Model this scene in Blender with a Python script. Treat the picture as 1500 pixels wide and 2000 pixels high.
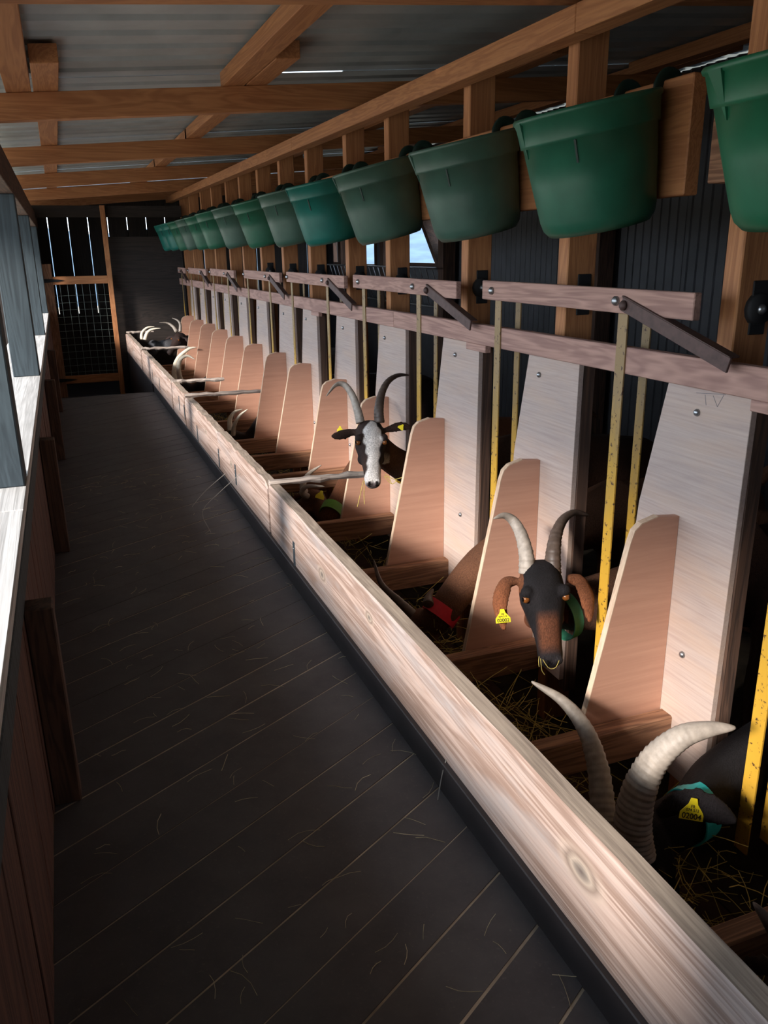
import bpy, bmesh, math, random
import numpy as np
from mathutils import Vector, Matrix

random.seed(7); rng = np.random.default_rng(7)
for o in list(bpy.data.objects): bpy.data.objects.remove(o)
S = bpy.context.scene; COL = S.collection

# ------------------------------------------------------------------ camera
H = 1.12; F = 1589.69
RW = np.array([[0.93326589, -0.35887818, -0.01487354],      # image right
               [-0.12326201, -0.28109996, -0.95172963],     # image down
               [0.33737405, 0.89005015, -0.30657705]])      # forward
cd = bpy.data.cameras.new('camera'); cam = bpy.data.objects.new('camera', cd); COL.objects.link(cam)
m = Matrix([[RW[0][i], -RW[1][i], -RW[2][i]] for i in range(3)]).to_4x4(); m.translation = (0, 0, H)
cam.matrix_world = m
cd.sensor_fit = 'VERTICAL'; cd.sensor_height = 36.0; cd.lens = F / 2000 * 36.0
cd.clip_start = 0.02; cd.clip_end = 500
S.camera = cam
CAMP = np.array([0, 0, H])
def pd(u, v, D):                                             # a point D metres in front of the camera
    return CAMP + RW.T @ np.array([(u - 750) / F * D, (v - 1000) / F * D, D])

# ------------------------------------------------------------------ sky, sun, exposure
W = bpy.data.worlds.new('sky'); S.world = W; W.use_nodes = True
bg = W.node_tree.nodes['Background']; bg.inputs[0].default_value = (0.74, 0.86, 1.0, 1); bg.inputs[1].default_value = 3.3
sd = bpy.data.lights.new('sun', 'SUN'); sd.energy = 5.0; sd.angle = math.radians(9.0); sd.color = (1.0, 0.91, 0.82)
sun = bpy.data.objects.new('sun', sd); COL.objects.link(sun)
sun.rotation_euler = Vector((0.83, 0.42, -0.44)).to_track_quat('-Z', 'Y').to_euler()
sun.location = (-6, -3, 5)
S.view_settings.view_transform = 'Standard'; S.view_settings.look = 'None'
S.view_settings.gamma = 1.0; S.view_settings.use_curve_mapping = False
S.view_settings.exposure = 0.45

# ------------------------------------------------------------------ materials
def srgb(r, g, b):
    f = lambda c: (c / 255 / 12.92) if c / 255 <= .04045 else ((c / 255 + .055) / 1.055) ** 2.4
    return (f(r), f(g), f(b), 1)
MATS = {}
def newmat(name, rough=.7, metal=0.0):
    mt = bpy.data.materials.new(name); mt.use_nodes = True; nt = mt.node_tree
    b = nt.nodes['Principled BSDF']; b.inputs['Roughness'].default_value = rough; b.inputs['Metallic'].default_value = metal
    MATS[name] = mt
    return mt, nt, b
def nd(nt, t, **k):
    n = nt.nodes.new(t)
    for a, v in k.items(): setattr(n, a, v)
    return n
def ramp(nt, stops):
    r = nd(nt, 'ShaderNodeValToRGB'); e = r.color_ramp.elements
    while len(e) < len(stops): e.new(.5)
    for i, (p, c) in enumerate(stops): e[i].position = p; e[i].color = c
    return r
def coords(nt, scale, jitter=True):
    tc = nd(nt, 'ShaderNodeTexCoord'); mp = nd(nt, 'ShaderNodeMapping'); mp.inputs['Scale'].default_value = scale
    if jitter:
        oi = nd(nt, 'ShaderNodeObjectInfo'); mul = nd(nt, 'ShaderNodeVectorMath', operation='SCALE')
        cx = nd(nt, 'ShaderNodeCombineXYZ')
        for i in range(3): nt.links.new(oi.outputs['Random'], cx.inputs[i])
        nt.links.new(cx.outputs[0], mul.inputs[0]); mul.inputs['Scale'].default_value = 17.0
        ad = nd(nt, 'ShaderNodeVectorMath', operation='ADD')
        nt.links.new(tc.outputs['Object'], ad.inputs[0]); nt.links.new(mul.outputs[0], ad.inputs[1])
        nt.links.new(ad.outputs[0], mp.inputs['Vector'])
    else: nt.links.new(tc.outputs['Object'], mp.inputs['Vector'])
    return mp.outputs['Vector']
def noise(nt, vec, scale=1.0, detail=4, rough=.55, dist=0.0):
    n = nd(nt, 'ShaderNodeTexNoise'); n.inputs['Scale'].default_value = scale; n.inputs['Detail'].default_value = detail
    n.inputs['Roughness'].default_value = rough; n.inputs['Distortion'].default_value = dist
    if vec is not None: nt.links.new(vec, n.inputs['Vector'])
    return n.outputs['Fac']
def mix(nt, a, b, fac, mode='MIX'):
    mx = nd(nt, 'ShaderNodeMix', data_type='RGBA', blend_type=mode)
    for sck, v in ((0, fac), (6, a), (7, b)):
        if hasattr(v, 'is_linked') or isinstance(v, bpy.types.NodeSocket): nt.links.new(v, mx.inputs[sck])
        else: mx.inputs[sck].default_value = v
    return mx.outputs[2]
def bump(nt, b, h, strength=.3, dist=.002):
    bn = nd(nt, 'ShaderNodeBump'); bn.inputs['Strength'].default_value = strength; bn.inputs['Distance'].default_value = dist
    nt.links.new(h, bn.inputs['Height']); nt.links.new(bn.outputs[0], b.inputs['Normal'])
def wood(name, c1, c2, axis, rough=.75, fine=120, grain=.5, knots=None, stain=None, ring=(9, .6, 60.0), sa=1.0):
    """grain runs along `axis`; optional knots (object-space centre, radius); optional pale or dark stain colour"""
    mt, nt, b = newmat(name, rough)
    sc = [fine, fine, fine]; sc['xyz'.index(axis)] = fine * .03
    v = coords(nt, sc, jitter=knots is None)
    sc2 = [ring[0]] * 3; sc2['xyz'.index(axis)] = ring[1]
    v2 = coords(nt, sc2, jitter=knots is None)
    f1 = noise(nt, v, 1.0, 3); f2 = noise(nt, v2, 1.0, 4, .6, 1.2)
    wv = nd(nt, 'ShaderNodeMath', operation='MULTIPLY'); nt.links.new(f2, wv.inputs[0]); wv.inputs[1].default_value = ring[2]
    sn = nd(nt, 'ShaderNodeMath', operation='SINE'); nt.links.new(wv.outputs[0], sn.inputs[0])
    mr = nd(nt, 'ShaderNodeMapRange'); nt.links.new(sn.outputs[0], mr.inputs[0]); mr.inputs[1].default_value = -1; mr.inputs[2].default_value = 1
    mr.inputs[3].default_value = 0; mr.inputs[4].default_value = 1
    h = nd(nt, 'ShaderNodeMix'); h.inputs[0].default_value = 1 - grain; nt.links.new(mr.outputs[0], h.inputs[2]); nt.links.new(f1, h.inputs[3])
    r = ramp(nt, [(.25, c1), (.8, c2)]); nt.links.new(h.outputs[0], r.inputs[0])
    col = r.outputs[0]
    if stain:
        sv = coords(nt, (7, 3, 14) if axis == 'y' else (6, 6, 6), jitter=knots is None)
        sf = noise(nt, sv, 1.0, 5, .65); sr = ramp(nt, [(.45, (0, 0, 0, 1)), (.75, (sa, sa, sa, 1))]); nt.links.new(sf, sr.inputs[0])
        col = mix(nt, col, stain, sr.outputs[0])
    for (kc, kr) in (knots or []):
        tc = nd(nt, 'ShaderNodeTexCoord'); sb = nd(nt, 'ShaderNodeVectorMath', operation='SUBTRACT'); nt.links.new(tc.outputs['Object'], sb.inputs[0]); sb.inputs[1].default_value = kc
        ms = nd(nt, 'ShaderNodeVectorMath', operation='MULTIPLY'); nt.links.new(sb.outputs[0], ms.inputs[0])
        k = [1.0, 1.0, 1.0]; k['xyz'.index(axis)] = .55; ms.inputs[1].default_value = k
        ln = nd(nt, 'ShaderNodeVectorMath', operation='LENGTH'); nt.links.new(ms.outputs[0], ln.inputs[0])
        nz = nd(nt, 'ShaderNodeMath', operation='MULTIPLY_ADD'); nt.links.new(f2, nz.inputs[0]); nz.inputs[1].default_value = kr * .6; nt.links.new(ln.outputs['Value'], nz.inputs[2])
        dv = nd(nt, 'ShaderNodeMath', operation='DIVIDE'); nt.links.new(nz.outputs[0], dv.inputs[0]); dv.inputs[1].default_value = kr * 2.2
        kr_ = ramp(nt, [(.15, (.13, .10, .09, 1)), (.33, (.24, .20, .17, 1)), (.45, (.42, .34, .28, 1)), (.6, (.20, .15, .12, 1)), (.8, (.5, .4, .33, 1))])
        nt.links.new(dv.outputs[0], kr_.inputs[0])
        fr = ramp(nt, [(.45, (1, 1, 1, 1)), (1.0, (0, 0, 0, 1))]); nt.links.new(dv.outputs[0], fr.inputs[0])
        col = mix(nt, col, kr_.outputs[0], fr.outputs[0])
    nt.links.new(col, b.inputs['Base Color'])
    bump(nt, b, h.outputs[0], .35, .0015)
    return mt
def plain(name, c, rough=.6, metal=0, var=.15, scale=40, bumpv=0.0):
    mt, nt, b = newmat(name, rough, metal)
    f = noise(nt, coords(nt, (scale,) * 3), 1.0, 4)
    lo = tuple(x * (1 - var) for x in c[:3]) + (1,); hi = tuple(min(1, x * (1 + var)) for x in c[:3]) + (1,)
    r = ramp(nt, [(.3, lo), (.7, hi)]); nt.links.new(f, r.inputs[0]); nt.links.new(r.outputs[0], b.inputs['Base Color'])
    if bumpv: bump(nt, b, f, bumpv, .002)
    return mt
def specked(name, base, speck, rough, thr, scale, metal=0.0):
    mt, nt, b = newmat(name, rough, metal)
    f = noise(nt, coords(nt, (scale,) * 3), 1.0, 6, .7)
    r = ramp(nt, [(thr, base), (thr + .04, speck)]); nt.links.new(f, r.inputs[0])
    g = noise(nt, coords(nt, (6, 6, 3)), 1.0, 3)
    c = mix(nt, r.outputs[0], tuple(x * .6 for x in base[:3]) + (1,), 0.0); mxn = c.node; 
    gr = ramp(nt, [(.4, (0, 0, 0, 1)), (.75, (.6, .6, .6, 1))]); nt.links.new(g, gr.inputs[0]); nt.links.new(gr.outputs[0], mxn.inputs[0])
    nt.links.new(c, b.inputs['Base Color']); bump(nt, b, f, .25, .001)
    return mt
for ax in 'xyz':
    wood('pine_' + ax, srgb(160, 104, 66), srgb(190, 132, 86), ax, .7, 90, .35)
    wood('aged_' + ax, srgb(112, 78, 58), srgb(158, 116, 88), ax, .8, 100, .45)
    wood('rose_' + ax, srgb(150, 115, 106), srgb(186, 148, 134), ax, .8, 110, .4)
    wood('dark_' + ax, srgb(62, 46, 38), srgb(98, 72, 58), ax, .85, 100, .4)
    wood('soot_' + ax, srgb(36, 31, 29), srgb(54, 45, 41), ax, .85, 100, .4)
    wood('grey_' + ax, srgb(130, 118, 112), srgb(205, 192, 182), ax, .85, 140, .35)
wood('cap_board', srgb(170, 168, 166), srgb(226, 224, 222), 'y', .85, 150, .3, ring=(34, .4, 26.0))
wood('wall_plank', srgb(74, 50, 44), srgb(112, 78, 66), 'z', .85, 100, .4)
wood('flare_wood', srgb(44, 54, 60), srgb(66, 78, 84), 'z', .8, 80, .3)  # blue-green tint of lens flare put into the wood colour
KERB_MID = {}
def kerb_mat(name, knots): return wood(name, srgb(146, 122, 110), srgb(190, 168, 158), 'y', .8, 170, .5, knots, srgb(166, 160, 160), (16, .45, 38.0), .85 if name.endswith('_0') else .6)
wood('panel_ply', srgb(172, 152, 144), srgb(196, 178, 168), 'y', .75, 170, .10, None, srgb(198, 168, 146), sa=.6)
wood('divider_ply', srgb(176, 132, 112), srgb(192, 148, 126), 'x', .55, 60, .12)
wood('ply_edge', srgb(178, 150, 128), srgb(212, 188, 164), 'z', .85, 150, .2)
wood('sawn_edge', srgb(120, 106, 96), srgb(182, 166, 150), 'y', .85, 200, .2)
# dark film-faced boards of the walkway with worn, dusty patches
mt, nt, b = newmat('floor_board', .6)
f = noise(nt, coords(nt, (5, 5, 5)), 1.0, 6, .7); g = noise(nt, coords(nt, (160, 160, 160)), 1.0, 3)
r = ramp(nt, [(.35, srgb(66, 64, 68)), (.75, srgb(88, 86, 88))]); nt.links.new(f, r.inputs[0])
r2 = ramp(nt, [(.62, (0, 0, 0, 1)), (.8, (.35, .35, .35, 1))]); nt.links.new(g, r2.inputs[0])
nt.links.new(mix(nt, r.outputs[0], srgb(122, 116, 108), r2.outputs[0]), b.inputs['Base Color']); bump(nt, b, g, .2, .001)
plain('joint_dust', srgb(172, 158, 140), .95, 0, .4, 9)
plain('kick_plate', srgb(46, 42, 44), .55, 0, .3, 8)
plain('trough_floor', srgb(70, 52, 42), .9, 0, .4, 12)
plain('barn_floor', srgb(58, 48, 36), .95, 0, .5, 14, .6)
plain('zinc', srgb(178, 186, 190), .5, .35, .12, 6)
plain('dark_sheet', srgb(46, 47, 52), .5, 0, .3, 5)
plain('steel', srgb(165, 168, 172), .35, .9, .2, 60)
plain('strap', srgb(96, 110, 120), .5, .7, .25, 60)
plain('rubber', srgb(30, 30, 32), .7, 0, .2, 40)
plain('iron_brown', srgb(86, 66, 62), .6, .3, .25, 50)
plain('black_iron', srgb(22, 22, 24), .6, .3, .2, 50)
specked('yellow_paint', srgb(206, 160, 48), srgb(70, 42, 28), .55, .60, 70)
specked('unlit_paint', srgb(150, 124, 84), srgb(74, 52, 42), .65, .56, 70)  # the yellow as it looks out of the sun, dulled in its colour
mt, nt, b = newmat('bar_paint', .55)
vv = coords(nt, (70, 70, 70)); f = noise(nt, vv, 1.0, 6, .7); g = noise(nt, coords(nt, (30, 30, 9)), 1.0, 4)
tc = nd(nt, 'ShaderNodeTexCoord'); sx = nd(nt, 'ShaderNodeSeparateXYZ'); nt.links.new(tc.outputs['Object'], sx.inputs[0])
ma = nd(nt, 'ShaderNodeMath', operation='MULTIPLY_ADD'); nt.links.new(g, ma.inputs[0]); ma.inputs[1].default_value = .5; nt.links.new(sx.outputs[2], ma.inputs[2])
shade_ramp = ramp(nt, [(.25, (0, 0, 0, 1)), (.62, (1, 1, 1, 1))]); nt.links.new(ma.outputs[0], shade_ramp.inputs[0])  # shade painted in: yellow turns greyer up the bar, away from the sun
pc = mix(nt, srgb(204, 158, 52), srgb(150, 124, 84), shade_ramp.outputs[0])
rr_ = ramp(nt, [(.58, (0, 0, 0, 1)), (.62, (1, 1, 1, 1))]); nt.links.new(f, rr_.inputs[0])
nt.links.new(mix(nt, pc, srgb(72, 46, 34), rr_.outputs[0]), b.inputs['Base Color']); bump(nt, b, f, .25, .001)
plain('graphite', srgb(112, 106, 108), .5, 0, .1, 30)
plain('wire', srgb(150, 165, 160), .4, .8, .1, 30)
GREENS = {'green': srgb(36, 96, 74), 'dull': srgb(60, 92, 80), 'teal': srgb(24, 104, 94), 'deep': srgb(30, 100, 70)}
for k, c in GREENS.items(): plain('bucket_' + k, c, .42, 0, .14, 14, .05)
plain('bucket_dark', srgb(14, 46, 40), .5, 0, .15, 14)
plain('horn_grey', srgb(158, 148, 138), .55, 0, .22, 55, .1)
plain('horn_dark', srgb(84, 70, 62), .5, 0, .3, 55, .1)
plain('horn_pale', srgb(214, 204, 186), .5, 0, .15, 40, .1)
plain('tag_yellow', srgb(238, 220, 40), .4, 0, .05, 20)
plain('ink', srgb(40, 40, 20), .7, 0, .05, 20)
for n_, c_ in (('teal', srgb(40, 188, 190)), ('red', srgb(214, 42, 58)), ('green', srgb(96, 150, 52)), ('jade', srgb(60, 128, 100)), ('olive', srgb(176, 140, 40))):
    plain('collar_' + n_, c_, .5, 0, .1, 30)
plain('eye_amber', srgb(112, 66, 30), .1, 0, .2, 60)
plain('eye_pupil', srgb(8, 8, 8), .05, 0, .05, 20)
plain('hay', srgb(176, 158, 84), .85, 0, .35, 30)
plain('straw', srgb(190, 180, 150), .85, 0, .3, 30)
plain('twig', srgb(150, 146, 140), .85, 0, .2, 30)
plain('earth', srgb(150, 140, 122), .95, 0, .25, 2, .3)
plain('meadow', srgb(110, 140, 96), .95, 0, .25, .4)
plain('hill_haze', srgb(74, 96, 112), .95, 0, .4, .5)  # blue distance haze mixed into the hill's colour
plain('white_paint', srgb(232, 236, 240), .5, 0, .03, 20)
mt, nt, b = newmat('fur', .72)
at_ = nd(nt, 'ShaderNodeVertexColor'); at_.layer_name = 'fur'
f = noise(nt, coords(nt, (330, 330, 75)), 1.0, 5, .75)
r = ramp(nt, [(.3, (.35, .35, .35, 1)), (.72, (1.5, 1.5, 1.5, 1))]); nt.links.new(f, r.inputs[0])
nt.links.new(mix(nt, at_.outputs[0], r.outputs[0], 1.0, 'MULTIPLY'), b.inputs['Base Color']); bump(nt, b, f, .8, .004)
b.inputs['Specular IOR Level'].default_value = .2
# window panes
mt, nt, b = newmat('glass', .06); b.inputs['Transmission Weight'].default_value = 1.0; b.inputs['IOR'].default_value = 1.05; b.inputs['Base Color'].default_value = (.9, .96, 1, 1)

# ------------------------------------------------------------------ object helpers
def link(name, me, mat, parent=None, loc=(0, 0, 0)):
    o = bpy.data.objects.new(name, me); COL.objects.link(o); o.location = loc
    if mat is not None and len(me.materials) == 0: me.materials.append(MATS[mat] if isinstance(mat, str) else mat)
    if parent is not None:
        o.parent = parent; o.matrix_parent_inverse = Matrix.Translation(-Vector(parent.location))
    return o
def tag(o, label=None, cat=None, group=None, kind=None):
    if label: o['label'] = label
    if cat: o['category'] = cat
    if group: o['group'] = group
    if kind: o['kind'] = kind
    return o
def empty(name, loc=(0, 0, 0)):
    o = bpy.data.objects.new(name, None); COL.objects.link(o); o.location = loc; o.empty_display_size = .05
    return o
def mesh(name, V, Fc, mat, parent=None, smooth=False, bevel=0.0):
    V = np.asarray(V, float); c = (V.max(0) + V.min(0)) / 2
    me = bpy.data.meshes.new(name); me.from_pydata((V - c).tolist(), [], [list(map(int, f)) for f in Fc])
    bm = bmesh.new(); bm.from_mesh(me); bmesh.ops.recalc_face_normals(bm, faces=bm.faces)
    if bevel: bmesh.ops.bevel(bm, geom=bm.edges[:], offset=bevel, segments=1, affect='EDGES')
    bm.to_mesh(me); bm.free()
    if smooth:
        for p in me.polygons: p.use_smooth = True
    return link(name, me, mat, parent, c)
QB = [(0, 1, 3, 2), (4, 6, 7, 5), (0, 4, 5, 1), (2, 3, 7, 6), (0, 2, 6, 4), (1, 5, 7, 3)]
def box(name, x, y, z, mat, parent=None, bevel=.002):
    V = [(a, b, c) for a in x for b in y for c in z]
    return mesh(name, V, QB, mat, parent, False, bevel)
def prism(name, poly, d, mat, parent=None, bevel=.0):
    """polygon of 3-D points extruded by the vector d"""
    n = len(poly); P = np.array(poly, float); V = np.vstack([P, P + np.array(d)])
    Fc = [tuple(range(n))[::-1], tuple(range(n, 2 * n))] + [(i, (i + 1) % n, n + (i + 1) % n, n + i) for i in range(n)]
    return mesh(name, V, Fc, mat, parent, False, bevel)
def beam(name, a, b, w, h, mat, parent=None, up=(0, 0, 1), bevel=.002):
    """box from a to b (centre line), w sideways, h along up"""
    a = np.array(a, float); b = np.array(b, float); d = b - a; d /= np.linalg.norm(d)
    s = np.cross(d, up); s /= np.linalg.norm(s); u = np.cross(s, d)
    V = [p + i * s * w / 2 + j * u * h / 2 for p in (a, b) for i in (-1, 1) for j in (-1, 1)]
    return mesh(name, V, QB, mat, parent, False, bevel)
def frames(P):
    P = np.asarray(P, float); T = np.gradient(P, axis=0); T /= np.linalg.norm(T, axis=1)[:, None]
    ref = np.array([0, 0, 1.]) if abs(T[0][2]) < .9 else np.array([1., 0, 0])
    A = np.cross(T[0], ref); A /= np.linalg.norm(A); out = []
    for t in T:
        A = A - t * (A @ t); A /= np.linalg.norm(A); out.append((A, np.cross(t, A)))
    return P, T, out
def spline(P, n):
    P = np.asarray(P, float); k = len(P)
    Q = np.vstack([2 * P[0] - P[1], P, 2 * P[-1] - P[-2]]); res = []
    for t in np.linspace(0, k - 1 - 1e-9, n):
        i = int(t); f = t - i; a, b_, c, d = Q[i], Q[i + 1], Q[i + 2], Q[i + 3]
        res.append(.5 * ((2 * b_) + (-a + c) * f + (2 * a - 5 * b_ + 4 * c - d) * f * f + (-a + 3 * b_ - 3 * c + d) * f ** 3))
    return np.array(res)
def tube(P, r1, r2=None, seg=12):
    """closed tube along P; r1, r2 radii per point along the two frame axes"""
    P, T, fr = frames(P); n = len(P); r1 = np.broadcast_to(r1, n); r2 = r1 if r2 is None else np.broadcast_to(r2, n)
    V = []; Fc = []
    for i in range(n):
        A, B = fr[i]
        for j in range(seg):
            t = 2 * math.pi * j / seg; V.append(P[i] + A * r1[i] * math.cos(t) + B * r2[i] * math.sin(t))
    for i in range(n - 1):
        for j in range(seg):
            k = (j + 1) % seg; Fc.append((i * seg + j, i * seg + k, (i + 1) * seg + k, (i + 1) * seg + j))
    Fc.append(tuple(range(seg))[::-1]); Fc.append(tuple((n - 1) * seg + j for j in range(seg)))
    return np.array(V), Fc
def joinVF(parts):
    V = []; Fc = []; o = 0
    for v, f in parts:
        V.append(v); Fc += [tuple(i + o for i in q) for q in f]; o += len(v)
    return np.vstack(V), Fc
def structure(o, label): tag(o, label, 'building part', None, 'structure'); return o
def bolt(name, c, axis, r, parent, mat='steel'):
    c = np.array(c, float); a = np.array(axis, float)
    v, f = tube([c, c + a * r * .35, c + a * r * .7, c + a * r * .95], [r, r, r * .75, r * .35], None, 10)
    return mesh(name, v, f, mat, parent, True)

# ------------------------------------------------------------------ the walkway floor: diagonal boards
YEND = 7.15; XW = -.148; XK = .638
fl = box('floor', (XW - .15, XK + .03), (-2.6, YEND), (-.10, -.0007), 'joint_dust', None, 0)
structure(fl, 'dark walkway floor of diagonal boards with dusty joints')
SL = 0.585; PIT = 0.137; k = -24
while True:
    y0 = .861 + k * PIT; k += 1
    if y0 + SL * XW > YEND - .02: break
    g = random.choice([.002, .004, .005, .007]); pts = []
    for (x, dy) in ((XW, g / 2), (XK, g / 2), (XK, PIT - g / 2), (XW, PIT - g / 2)):
        yy = y0 + SL * x + dy; pts.append((x, min(yy, YEND), -.003))
    if pts[1][1] < -2.6: continue
    if abs(pts[3][1] - pts[0][1]) < .01: continue
    lift = random.uniform(0, .0015)
    prism('plank', [(p[0], p[1], -.003) for p in pts], (0, 0, .003 + lift), 'floor_board', fl)

# ------------------------------------------------------------------ left parapet, posts
wl = box('wall_left', (XW - .19, XW - .03), (-2.6, 10.0), (-.6, .47), 'dark_z', None, 0)
structure(wl, 'low plank wall on the open side of the walkway')
yj = 1.18 - .1355 * 28
while yj < 9.9:
    gp = random.choice([.002, .003, .006])
    box('plank', (XW - .026, XW + random.uniform(-.003, .001)), (yj + gp, min(yj + .1355, 9.98)), (-.45 if yj > YEND else .001, .455), 'wall_plank', wl, .0015)
    yj += .1355
box('top_rail', (XW - .04, XW + .004), (-2.6, 10.0), (.455, .515), 'flare_wood', wl)
ca = [(-2.6, .1), (.1, 2.05), (2.05, 4.6), (4.6, 7.3), (7.3, 10.0)]
for a_, b_ in ca:
    box('cap_board', (XW - .24, XW + .002), (a_ + .002, b_ - .002), (.515, .54), 'cap_board', wl, .003)
for yp in (-1.6, .02, 1.62, 3.27, 4.9, 6.5):
    box('inner_post', (XW + .001, XW + .056), (yp, yp + .06), (.0, .455), 'dark_z', wl, .003)
for yp in (-2.2, 0.05, 2.27, 4.48, 6.83, 9.46):
    p_ = box('post', (XW - .125, XW - .002), (yp, yp + .12), (.54, 1.40), 'flare_wood', wl, .004)
box('wall_plate', (XW - .125, XW - .004), (-2.6, 10.9), (1.40, 1.545), 'dark_y', wl, .003)
for i in range(5):
    y_ = 9.6 + i * .26; box('shade_board', (XW - .16, XW - .13), (y_, y_ + .257), (-.6, 1.6), 'dark_z', wl)  # added boards that keep sunlight off the gate end
# added boards outside the view that shade the near kerb
for i in range(10):
    y_ = -2.6 + i * .28
    box('shade_board', (XW - .16, XW - .13), (y_, y_ + .277), (.54, 1.6), 'dark_z', wl)
wf = box('wall_front_added', (XW - .2, 3.4), (-2.75, -2.62), (-.6, 1.8), 'dark_z', None, 0); structure(wf, 'unseen dark boarded end wall, added to keep out light from behind')  # unseen wall added to shut out sky light behind the viewer

# ------------------------------------------------------------------ roof
def zr(x): return 1.627 + .074 * x                            # underside of the rafters
ce = empty('ceiling', (1.0, 3.5, 1.85)); structure(ce, 'low shed roof of rafters, purlins and zinc sheets')
RAF = [-1.6, .30, 2.06, 3.775, 5.55, 7.35, 8.95, 10.45]
for yr in RAF:
    prism('rafter', [(-1.2, yr, zr(-1.2)), (3.45, yr, zr(3.45)), (3.45, yr, zr(3.45) + .10), (-1.2, yr, zr(-1.2) + .10)], (0, .055, 0), 'pine_x', ce, .002)
for x0 in (-1.12, -.103, .74, 1.9, 2.8):
    for i in range(len(RAF) - 1):
        off = .0 if i % 2 == (0 if x0 != 5 else 1) else .1
        xx = x0 + (.1 if i >= 3 else 0) if x0 in (-.103, .74) else x0 + off
        a_ = RAF[i] - (.0 if i != 3 else .52); b_ = RAF[i + 1] + (.055 if i != 2 else .05)
        if i == 0: a_ = -2.6
        zz = zr(xx) + .101
        prism('purlin', [(xx, a_, zz), (xx + .092, a_, zz + .0068), (xx + .092, a_, zz + .0668), (xx, a_, zz + .06)], (0, b_ - a_, 0), 'pine_y', ce, .002)
# trapezoid sheets, ribs running down the slope
def sheet(ya, yb, xa, xb, dz=0.0, org=None):
    prof = []; y = ya if org is None else org
    while y < yb - 1e-6:
        for dy, dz_ in ((0, 0), (.12, 0), (.14, .028), (.18, .028)):
            if ya - 1e-6 <= y + dy < yb: prof.append((y + dy, dz_))
        y += .2
    if org is not None and org < ya: prof.insert(0, (ya, 0))
    prof.append((yb, 0)); V = []; n = len(prof)
    for x in (xa, xb):
        for (yy, q) in prof: V.append((x, yy, zr(x) + .170 + q + dz))
    Fc = [(i, i + 1, n + i + 1, n + i) for i in range(n - 1)]
    o = mesh('roof_sheet', V, Fc, 'zinc', ce); md = o.modifiers.new('s', 'SOLIDIFY'); md.thickness = .0012; return o
ys = [-2.7, -1.7, -.7, .3, 1.3, 2.62, 3.92, 4.92, 5.92, 6.92, 7.92, 8.92, 9.92, 11.0]
for i in range(len(ys) - 1):
    sheet(ys[i], ys[i + 1] + .02, -1.3, .95, .003 * (i % 2))
    sheet(ys[i] + (.010 if ys[i] in (2.62, 3.92) else 0), ys[i + 1] + (0 if ys[i + 1] in (2.62, 3.92) else .02), .949, 1.32, .003 * (i % 2), ys[i])
    sheet(ys[i], ys[i + 1] + .02, 1.319, 3.55, .003 * (i % 2))

# ------------------------------------------------------------------ feed front: studs, top plate, bucket board
def zf(y): return -.0045 * (y - 1.2)
ff = empty('wall_right', (1.33, 3.5, -.42)); structure(ff, 'timber stud frame above the feed front')
for a_, b_, dz in ((-1.0, 1.97, 0), (1.972, 4.7, .0), (4.702, 7.4, .0), (7.402, 10.4, .0)):
    V = [(x, y, z + .0058 * (y - 1.96)) for x in (1.275, 1.345) for y in (a_, b_) for z in (1.628, 1.693)]
    mesh('top_plate', V, QB, 'pine_y', ff, False, .002)
STUD = [.15, .83, 1.468, 2.13, 2.764, 3.52, 4.08, 4.76, 5.38, 6.0, 6.62, 7.16, 7.86, 8.46, 9.20, 9.9]
for i, ysd in enumerate(STUD):
    st = box('stud', (1.36, 1.456), (ysd - .052, ysd), (-.42, zr(1.36) - .001 if i % 3 else zr(1.36) - .001), 'pine_z', ff, .003)
    if .5 < ysd < 6.5:
        v, f = tube([(1.415, ysd - .053, .985), (1.415, ysd - .068, .985)], [.036, .032], None, 14)
        br = mesh('cap_washer', v, f, 'rubber', st, True); 
        bolt('bolt', (1.412, ysd - .068, .985), (0, -1, 0), .011, st)
        box('bracket', (1.395, 1.44), (ysd - .0575, ysd - .0525), (.93, 1.045), 'rubber', st, .002)
for a_, b_, mt_ in ((-.6, 1.5, 'aged_y'), (1.57, 4.1, 'pine_y'), (4.105, 6.7, 'pine_y'), (6.705, 9.9, 'pine_y')):
    box('bucket_board', (1.318, 1.358), (a_, b_), (1.226 + (.018 if a_ < 0 else 0), 1.472 - (.03 if a_ < 0 else 0)), mt_, ff, .003)

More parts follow.
